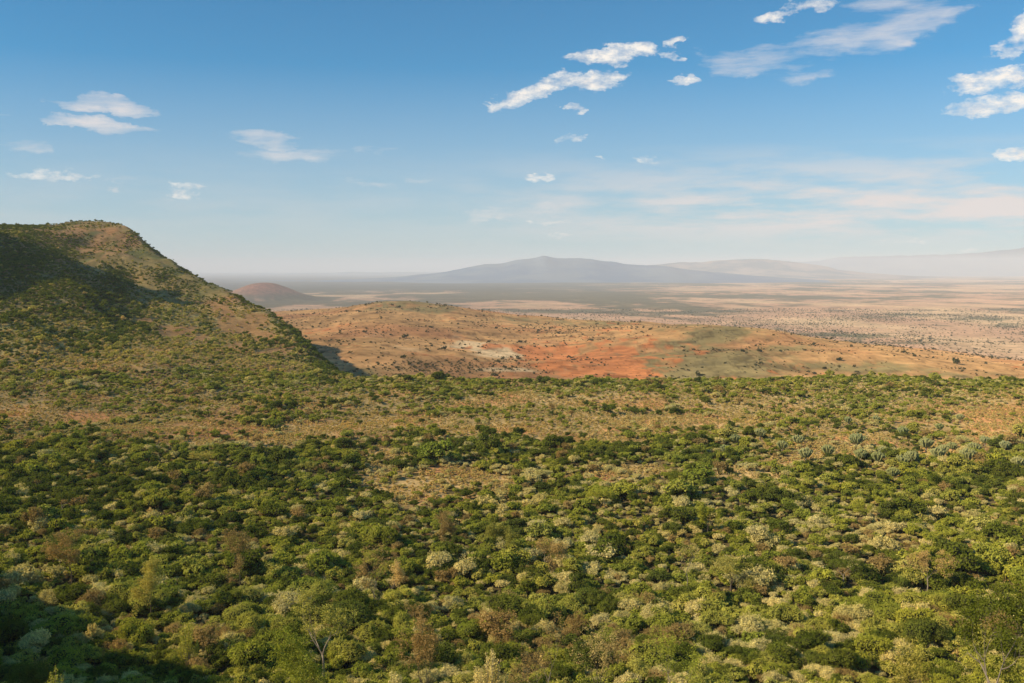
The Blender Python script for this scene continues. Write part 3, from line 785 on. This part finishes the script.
spiky(92, 190, 622, 22, 'feathery cream shrub on the edge of the bottom left shade', M_PALE, 57, n=50, leaf=.14)
spiky(188, 175, 620, 22, 'slender pale yellow shrub rising from the lower left shadow', M_YELLOW, 59, n=30, leaf=.13)

# taller trees standing out of the bushes, one per patch of the thicket
_tr = np.random.default_rng(77)
_C8 = ['far left', 'left', 'centre left', 'just left of middle', 'just right of middle', 'centre right', 'right', 'far right']
for ri, (yy0, rw, hp) in enumerate([(478, 'in the upper thicket', 15), (520, 'in the middle of the thicket', 20), (575, 'in the lower thicket', 30)]):
    for ci_ in range(8):
        if _tr.random() < .12: continue
        px_ = ci_ * 128 + _tr.uniform(20, 108); pyb = yy0 + _tr.uniform(-12, 16); Y_ = 75 * F / (pyb - CY)
        mt, cn = [(M_DARK, 'dark green'), (M_OLIVE, 'olive green'), (M_DRY, 'brown'), (M_SLOPE, 'dull green'), (M_DARK, 'dark green')][_tr.integers(0, 5)]
        tree(px_, Y_, pyb - hp * _tr.uniform(.95, 1.35), hp * _tr.uniform(.9, 1.5), f'{cn} tree rising above bushes {rw}, {_C8[ci_]}', leafmat=mt, bark=M_BARK if _tr.random() < .6 else M_PBARK,
             seed=800 + ri * 8 + ci_, depth=4, clump=_tr.uniform(.5, .9), nleaf=int(_tr.integers(12, 34)), lsize=.17, trunk=_tr.uniform(.3, .42), spread=_tr.uniform(.5, .8), group='trees rising above the thicket')

# candelabra trees
def candelabra_mesh(seed):
    rng = np.random.default_rng(seed); T = Plant(); C = Plant()
    T.tube([(0, 0, -.3), (.05, 0, 1.0), (.0, .05, 2.1)], [.30, .25, .22], 0, 7)
    n = 46
    for i in range(n):
        a = i * 2.399 + rng.normal() * .2; q = math.sqrt((i + .5) / n)
        R = 2.5 * q * rng.uniform(.85, 1.1); zt = 5.2 - 1.3 * q * q + rng.normal() * .25
        z0 = 1.5 + .8 * (1 - q)
        pts = []
        for t in (0, .25, .5, .75, 1):
            rr = R * math.sin(t * math.pi / 2) ** .8; pts.append((math.cos(a) * rr, math.sin(a) * rr, z0 + (zt - z0) * t ** 1.5))
        C.tube(pts, [.11, .12, .16, .19, .12], 0, 6)
        for j in range(2):
            b = a + rng.uniform(-.5, .5); p = np.array(pts[3]); e = p + np.array([math.cos(b) * .45, math.sin(b) * .45, rng.uniform(.6, 1.0)])
            C.tube([tuple(p), tuple((p + e) / 2 + np.array([math.cos(b) * .12, math.sin(b) * .12, -.05])), tuple(e)], [.12, .17, .10], 0, 5)
    return T.mesh('trunk', [M_PBARK]), C.mesh('crown', [M_EUPH])
CAND = [candelabra_mesh(600 + i) for i in range(3)]
CPOS = [(760, 440, 1), (782, 452, .9), (798, 447, 1), (806, 462, 1.1), (828, 458, 1), (857, 448, 1.25), (861, 462, 1), (878, 465, 1), (884, 458, .9), (902, 470, 1.1),
        (903, 438, 1), (912, 464, 1), (926, 452, 1.15), (938, 462, 1.1), (944, 456, .9), (952, 452, .8), (968, 465, 1.25), (974, 455, 1), (985, 446, .8), (1005, 452, .9), (1018, 470, 1),
        (735, 445, .9), (725, 455, .8), (893, 480, .9), (848, 425, .8), (876, 423, .7), (960, 422, .8), (940, 432, .8)]
CLAB = {0: 'small', 1: 'tall', 2: 'mid-sized'}
def place_candelabras():
    order = sorted(range(len(CPOS)), key=lambda i: CPOS[i][0])
    words = ['first', 'second', 'third', 'fourth', 'fifth', 'sixth', 'seventh', 'eighth', 'ninth', 'tenth', 'eleventh', 'twelfth', 'thirteenth', 'fourteenth']
    n = len(order)
    for rank, i in enumerate(order):
        px, pyb, s = CPOS[i]
        Y = 75 * F / (pyb - CY)
        for _ in range(4):
            x = (px - CX) / F * Y; z = float(height(x, Y)[0]); Y = (CZ - z) * F / (pyb - CY)
        size = 'large' if s > 1.05 else ('small' if s < .95 else 'mid-sized')
        side = f'{words[rank]} from the left' if rank < n / 2 else f'{words[n - 1 - rank]} from the right'
        if rank == 0: side = 'leftmost'
        if rank == n - 1: side = 'rightmost'
        bg = 'orange clearing' if pyb > 436 else 'pale upper clearing'
        r = root('candelabra_tree', x, Y, z, f'{size} grey-green candelabra tree by the {bg}, {side} of its kind', 'tree', 'candelabra trees on the right', rz=random.uniform(0, 6), s=s)
        tm, cm = CAND[i % 3]
        link(bpy.data.objects.new('trunk', tm), r); link(bpy.data.objects.new('crown', cm), r)
        LANDMARK_XY.append((x, Y, 2.4))
place_candelabras()
plan_bench()

# ------------------------------------------------------------------ instancing of the uncountable rest
def stuff_object(name, label, rows, meshes):
    if len(rows) == 0: return
    coll = bpy.data.collections.new(name + '_kinds')
    for i, me in enumerate(meshes):
        o = bpy.data.objects.new(f'{name}_{i:02d}', me); coll.objects.link(o)
    me = bpy.data.meshes.new(name); me.vertices.add(len(rows)); me.vertices.foreach_set('co', rows[:, :3].astype(np.float32).ravel())
    def attr(n, t, v, f='value'):
        a = me.attributes.new(n, t, 'POINT'); a.data.foreach_set(f, v.ravel())
    attr('scl', 'FLOAT_VECTOR', np.stack([rows[:, 3], rows[:, 3], rows[:, 4]], 1).astype(np.float32), 'vector')
    attr('rot', 'FLOAT_VECTOR', np.stack([rows[:, 5] * 0, rows[:, 5] * 0, rows[:, 5]], 1).astype(np.float32), 'vector')
    attr('pick', 'INT', rows[:, 6].astype(np.int32))
    me.update()
    o = bpy.data.objects.new(name, me); sc.collection.objects.link(o)
    o['kind'] = 'stuff'; o['label'] = label
    ng = bpy.data.node_groups.new(name + '_scatter', 'GeometryNodeTree')
    ng.interface.new_socket('Geometry', in_out='INPUT', socket_type='NodeSocketGeometry')
    ng.interface.new_socket('Geometry', in_out='OUTPUT', socket_type='NodeSocketGeometry')
    gi = ng.nodes.new('NodeGroupInput'); go = ng.nodes.new('NodeGroupOutput')
    ci = ng.nodes.new('GeometryNodeCollectionInfo'); ci.inputs['Collection'].default_value = coll
    ci.inputs['Separate Children'].default_value = True; ci.inputs['Reset Children'].default_value = True
    ip = ng.nodes.new('GeometryNodeInstanceOnPoints'); ip.inputs['Pick Instance'].default_value = True
    def na(n, t):
        a = ng.nodes.new('GeometryNodeInputNamedAttribute'); a.data_type = t; a.inputs['Name'].default_value = n
        return a.outputs['Attribute']
    L = ng.links
    L.new(gi.outputs[0], ip.inputs['Points']); L.new(ci.outputs[0], ip.inputs['Instance'])
    L.new(na('pick', 'INT'), ip.inputs['Instance Index']); L.new(na('scl', 'FLOAT_VECTOR'), ip.inputs['Scale'])
    e2r = ng.nodes.new('FunctionNodeEulerToRotation'); L.new(na('rot', 'FLOAT_VECTOR'), e2r.inputs[0]); L.new(e2r.outputs[0], ip.inputs['Rotation'])
    L.new(ip.outputs[0], go.inputs[0])
    md = o.modifiers.new('scatter', 'NODES'); md.node_group = ng

ALL = {k: (np.vstack(v) if v else np.zeros((0, 7))) for k, v in PL.items()}
def visible_size(r):
    x, y, z, R, Hs = r[:, 0], r[:, 1], r[:, 2], r[:, 3], r[:, 4]
    px, pb = project(x, y, z); _, pt = project(x, y, z + Hs * 1.4)
    ok = (px > 4) & (px < 1020) & (pt < 676)
    return np.where(ok, R / y, 0), px, (pb + pt) / 2

# the countable ones: green bushes (three tints of one kind), pale shrubs, dry shrubs
COLW = ['far left', 'left', 'centre left', 'just left of middle', 'just right of middle', 'centre right', 'right', 'far right']
ROWW = [(668, 'cut by the bottom edge'), (645, 'just above the bottom edge'), (622, 'low down'), (598, 'a little above the lowest bushes'), (570, 'midway up the thicket'), (545, 'above mid thicket'), (522, 'well above mid thicket'), (498, 'high in the thicket'), (0, 'near the upper clearings')]
ORD = ['first', 'second', 'third', 'fourth', 'fifth', 'sixth', 'seventh', 'eighth', 'ninth', 'tenth', 'eleventh', 'twelfth', 'thirteenth', 'fourteenth', 'fifteenth', 'sixteenth', 'seventeenth', 'eighteenth', 'nineteenth', 'twentieth']
SPEC = [('green_bush', 'bush', [('dark', 'dark green bush'), ('olive', 'olive green bush'), ('yellow', 'yellow-green bush')], 'green bushes of the thicket'),
        ('pale_shrub', 'shrub', [('pale', 'pale silvery shrub')], 'pale shrubs among the green bushes'),
        ('dry_shrub', 'shrub', [('dry', 'dry brown shrub')], 'dry brown shrubs in the thicket')]
rest = {}
for nm, cat, tints, grp in SPEC:
    items = []
    for t, _ in tints:
        s, px, py = visible_size(ALL[t])
        for i in range(len(s)): items.append((s[i], t, i, px[i], py[i]))
    items.sort(key=lambda a: -a[0])
    pick = [it for it in items[:300] if it[0] > 0]
    taken = {t: set() for t, _ in tints}
    cells = {}
    for s, t, i, px, py in pick:
        taken[t].add(i)
        cells.setdefault((t, min(int(px / 128), 7), next(w for lim, w in ROWW if py >= lim)), []).append((px, py, i))
    tw = dict(tints)
    for (t, c, rw), lst in sorted(cells.items()):
        lst.sort()
        for rank, (px, py, i) in enumerate(lst):
            n = len(lst)
            if n == 1: q = ''
            elif rank == 0: q = 'leftmost '
            elif rank == n - 1: q = 'rightmost '
            elif n == 3: q = 'middle '
            else: q = ORD[min(rank, 19)] + ' from left '
            r = ALL[t][i]
            o = bpy.data.objects.new(nm, NEARK[t][int(r[6]) % 3] if r[1] < 230 else KIND[t][int(r[6])])
            o.location = r[:3]; o.scale = (r[3], r[3], r[4]); o.rotation_euler = (0, 0, r[5])
            lab = f'{q}{tw[t]} {rw}, {COLW[c]}'
            o['label'] = lab; o['category'] = cat; o['group'] = grp
            link(o)
    for t, _ in tints:
        mask = np.ones(len(ALL[t]), bool); mask[list(taken[t])] = False
        rest[t] = ALL[t][mask]

def merge(kinds, src):
    rows = []; meshes = []; off = 0
    for k in kinds:
        r = src[k].copy(); r[:, 6] += off; off += len(KIND[k]); meshes += KIND[k]; rows.append(r)
    return np.vstack(rows), meshes
r, m = merge(['dark', 'olive', 'yellow'], rest); stuff_object('green_thicket', 'dense green bush thicket covering the bench', r, m)
r, m = merge(['pale'], rest); stuff_object('pale_thicket', 'pale silvery shrubs spread through the thicket', r, m)
r, m = merge(['dry'], rest); stuff_object('dry_thicket', 'dry brown shrubs spread through the thicket', r, m)
r, m = merge(['scrub'], ALL); stuff_object('dry_scrub', 'low straw coloured scrub on clearings and slope', r, m)
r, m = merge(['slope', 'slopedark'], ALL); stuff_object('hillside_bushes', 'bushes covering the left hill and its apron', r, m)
r, m = merge(['far'], ALL); stuff_object('valley_trees', 'scattered trees dotting the plateau and valley floor', r, m)
print('COUNTS', {k: len(v) for k, v in ALL.items()})

# ------------------------------------------------------------------ haze (scattering air over the valley, plus an added glow)
HAZE = True
if HAZE:
    bmv = []
    n = 48; Rr = 130000.0; zb, zt = -600.0, 640.0
    V = [(Rr * math.cos(2 * math.pi * i / n), Rr * math.sin(2 * math.pi * i / n), zb) for i in range(n)] + \
        [(Rr * math.cos(2 * math.pi * i / n), Rr * math.sin(2 * math.pi * i / n), zt) for i in range(n)]
    Fc = [tuple(range(n))[::-1], tuple(range(n, 2 * n))] + [(i, (i + 1) % n, n + (i + 1) % n, n + i) for i in range(n)]
    me = bpy.data.meshes.new('haze'); me.from_pydata(V, [], Fc)
    m, nt, out = new_mat('valley_haze')
    vs = N(nt, 'ShaderNodeVolumeScatter'); vs.inputs['Color'].default_value = (.93, .96, 1, 1)
    vs.inputs['Density'].default_value = 3.8e-5; vs.inputs['Anisotropy'].default_value = -.15
    em = N(nt, 'ShaderNodeEmission'); em.inputs[0].default_value = (.95, .97, 1.0, 1); em.inputs[1].default_value = .10 * 3.8e-5  # faint glow added to brighten the haze beyond what it scatters
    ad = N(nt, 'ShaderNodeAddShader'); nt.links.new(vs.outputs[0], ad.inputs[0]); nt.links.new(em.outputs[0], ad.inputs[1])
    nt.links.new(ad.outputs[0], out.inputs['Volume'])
    me.materials.append(m)
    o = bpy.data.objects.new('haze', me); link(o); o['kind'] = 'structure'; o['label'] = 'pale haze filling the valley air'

# ------------------------------------------------------------------ world: sky and clouds
SUN_EL, SUN_AZ = 31.0, -108.0            # degrees; azimuth from +Y, negative = left
w = bpy.data.worlds.new('World'); sc.world = w; w.use_nodes = True
nt = w.node_tree; nt.nodes.clear()
wo = N(nt, 'ShaderNodeOutputWorld'); bg = N(nt, 'ShaderNodeBackground'); bg.inputs['Strength'].default_value = .13
sky = N(nt, 'ShaderNodeTexSky', sky_type='NISHITA'); sky.sun_disc = False
sky.sun_elevation = math.radians(SUN_EL); sky.sun_rotation = math.radians(SUN_AZ)
sky.altitude = 1900; sky.air_density = 1.0; sky.dust_density = .6; sky.ozone_density = 1.6
tc = N(nt, 'ShaderNodeTexCoord'); sp = N(nt, 'ShaderNodeSeparateXYZ'); nt.links.new(tc.outputs['Generated'], sp.inputs[0])
X, Yv, Z = sp.outputs
hd = mth(nt, 'SQRT', mth(nt, 'ADD', mth(nt, 'MULTIPLY', X, X), mth(nt, 'MULTIPLY', Yv, Yv)))
az = mth(nt, 'ARCTAN2', X, Yv); el = mth(nt, 'ARCTAN2', Z, hd)
def wn(scale, sx, sy, off, det=6, rough=.6, ox=0, oy=0):
    c = N(nt, 'ShaderNodeCombineXYZ'); nt.links.new(mth(nt, 'MULTIPLY_ADD', az, sx, ox), c.inputs[0]); nt.links.new(mth(nt, 'MULTIPLY_ADD', el, sy, oy), c.inputs[1]); c.inputs[2].default_value = off
    n = N(nt, 'ShaderNodeTexNoise'); n.inputs['Scale'].default_value = scale; n.inputs['Detail'].default_value = det; n.inputs['Roughness'].default_value = rough
    nt.links.new(c.outputs[0], n.inputs['Vector']); return n.outputs['Fac']
n_w1 = wn(16, 1, 2, 11.3, 6, .65); n_w2 = wn(16, 1, 2, 15.9, 6, .65)
def cloudset(lst, noise, gain, thr, soft):
    tot = None
    azw = mth(nt, 'MULTIPLY_ADD', mth(nt, 'SUBTRACT', n_w1, .5), .11, az); elw = mth(nt, 'MULTIPLY_ADD', mth(nt, 'SUBTRACT', n_w2, .5), .042, el)
    for px, py, rx, ry, tilt, k in lst:
        a0 = math.atan((px - CX) / F); e0 = math.atan((CY - py) / F * math.cos(a0))
        da = mth(nt, 'SUBTRACT', azw, a0); de = mth(nt, 'SUBTRACT', elw, e0)
        ct, st = math.cos(math.radians(tilt)), math.sin(math.radians(tilt))
        u = mth(nt, 'MULTIPLY_ADD', da, ct * F / rx, mth(nt, 'MULTIPLY', de, st * F / rx))
        v = mth(nt, 'MULTIPLY_ADD', de, ct * F / ry, mth(nt, 'MULTIPLY', da, -st * F / ry))
        d = mth(nt, 'ADD', mth(nt, 'MULTIPLY', u, u), mth(nt, 'MULTIPLY', v, v))
        m = mth(nt, 'MULTIPLY', mth(nt, 'SUBTRACT', 1.0, d, clamp=True), k)
        tot = m if tot is None else mth(nt, 'MAXIMUM', tot, m)
    s = mth(nt, 'MULTIPLY_ADD', mth(nt, 'SUBTRACT', noise, .5), gain, tot)
    s = mth(nt, 'MULTIPLY', s, mth(nt, 'MULTIPLY', tot, 4, clamp=True))
    return mth(nt, 'DIVIDE', mth(nt, 'SUBTRACT', s, thr), soft, clamp=True)
n_fine = wn(30, 1, 1.9, 0, 9, .66); n_shift = wn(30, 1, 1.9, 0, 9, .66, .006, -.010); n_wisp = wn(9, 1, 5.5, 3.3, 7, .62); n_big = wn(7, 1, 6.0, 7.7, 8, .62)
CUM = [(545, 91, 48, 12, 16, 1.), (588, 79, 40, 11, 8, 1.), (612, 54, 46, 9, 4, 1.), (640, 52, 22, 8, 0, .9), (663, 58, 9, 6, 0, .7), (576, 108, 13, 5, 8, .8), (564, 136, 26, 6, 12, .8), (682, 80, 16, 6, 5, .75),
       (675, 47, 9, 5, 0, .6), (990, 108, 46, 10, 4, 1.), (1000, 82, 50, 11, 10, 1.), (1030, 34, 40, 18, 20, .9), (1022, 157, 26, 8, 2, .9), (775, 16, 24, 7, 8, .8), (805, 6, 34, 9, -4, .8), (538, 177, 18, 4, 0, .6),
       (188, 191, 22, 6, 0, .8), (60, 171, 46, 6, 0, .6), (646, 157, 16, 4, 0, .5), (600, 155, 10, 3, 0, .4), (555, 233, 20, 5, 0, .45), (545, 218, 26, 4, 0, .4), (960, 246, 14, 3, 0, .4), (906, 242, 16, 3, 0, .35)]
WSP = [(800, 52, 100, 18, 8, .8), (730, 62, 50, 14, -4, .6), (900, 20, 90, 28, 18, .6), (870, 15, 70, 20, 20, .5), (98, 105, 70, 9, -3, .75), (105, 127, 60, 8, -5, .95), (262, 139, 46, 9, -2, .8), (372, 148, 26, 13, 0, .5), (300, 155, 70, 10, 0, .3),
       (15, 151, 30, 8, 0, .6), (130, 180, 22, 8, 0, .5), (5, 115, 20, 8, 0, .3), (820, 62, 60, 16, 14, .35), (350, 186, 50, 5, 0, .35), (405, 178, 30, 4, 0, .3), (160, 197, 12, 6, 0, .3), (488, 212, 30, 8, 0, .35), (548, 205, 26, 8, 0, .35)]
d1 = cloudset(CUM, n_fine, 3.6, .10, 1.05)
d2 = mth(nt, 'MULTIPLY', cloudset(WSP, n_wisp, 4.4, .12, 1.5), .85)
# low stratus veil over the valley, thicker to the right
def bandf(e_lo, e_hi, soft_lo, soft_hi):
    a = mth(nt, 'DIVIDE', mth(nt, 'SUBTRACT', el, e_lo), soft_lo, clamp=True); b = mth(nt, 'DIVIDE', mth(nt, 'SUBTRACT', e_hi, el), soft_hi, clamp=True)
    return mth(nt, 'MULTIPLY', a, b)
right = mth(nt, 'MULTIPLY_ADD', az, 3.0, .25, clamp=True)
st = mth(nt, 'MULTIPLY', bandf(.018, .125, .03, .06), mth(nt, 'MULTIPLY_ADD', mth(nt, 'SUBTRACT', n_big, .39), 5.5, 0.0, clamp=True))
st = mth(nt, 'MULTIPLY', st, mth(nt, 'MULTIPLY_ADD', right, .85, .15))
veil = mth(nt, 'MULTIPLY', bandf(-.5, .20, .01, .19), .70)
vc = N(nt, 'ShaderNodeVectorMath', operation='MULTIPLY'); nt.links.new(sky.outputs[0], vc.inputs[0]); vc.inputs[1].default_value = (.24, .77, .95)
c = vc.outputs[0]
c = mixc(nt, c, (4.1, 4.15, 4.4), veil)
c = mixc(nt, c, (5.9, 5.5, 5.4), st)
c = mixc(nt, c, (6.6, 6.1, 5.9), d2)
lit = ramp(nt, mth(nt, 'MULTIPLY_ADD', mth(nt, 'SUBTRACT', n_fine, n_shift), 1.3, .68, clamp=True), [(.2, (4.9, 4.8, 5.1)), (.75, (7.6, 7.2, 6.7))])  # lit and shaded cloud sides painted in from shifted noise
c = mixc(nt, c, lit, d1)
nt.links.new(c, bg.inputs[0]); nt.links.new(bg.outputs[0], wo.inputs[0])
w.cycles.sampling_method = 'MANUAL'; w.cycles.sample_map_resolution = 512

sl = bpy.data.lights.new('sun', 'SUN'); sl.energy = 5.0; sl.angle = math.radians(.53); sl.color = (1, .84, .62)
so = bpy.data.objects.new('sun', sl); link(so)
e, a = math.radians(SUN_EL), math.radians(SUN_AZ)
d = Vector((math.sin(a) * math.cos(e), math.cos(a) * math.cos(e), math.sin(e)))
so.rotation_euler = d.to_track_quat('Z', 'Y').to_euler()

# ------------------------------------------------------------------ camera
cd = bpy.data.cameras.new('camera'); cd.sensor_width = 36; cd.lens = 36 * F / 1024
cd.shift_y = -(341.5 - CY) / 1024; cd.clip_end = 400000; cd.clip_start = .5
co = bpy.data.objects.new('camera', cd); co.location = (0, 0, CZ); co.rotation_euler = (math.radians(90), 0, 0); link(co)
sc.camera = co

sc.view_settings.view_transform = 'Standard'; sc.view_settings.look = 'None'; sc.view_settings.exposure = 0
sc.cycles.use_denoising = True
sc.cycles.max_bounces = 5; sc.cycles.diffuse_bounces = 2; sc.cycles.volume_bounces = 3; sc.cycles.transmission_bounces = 3; sc.cycles.transparent_max_bounces = 4
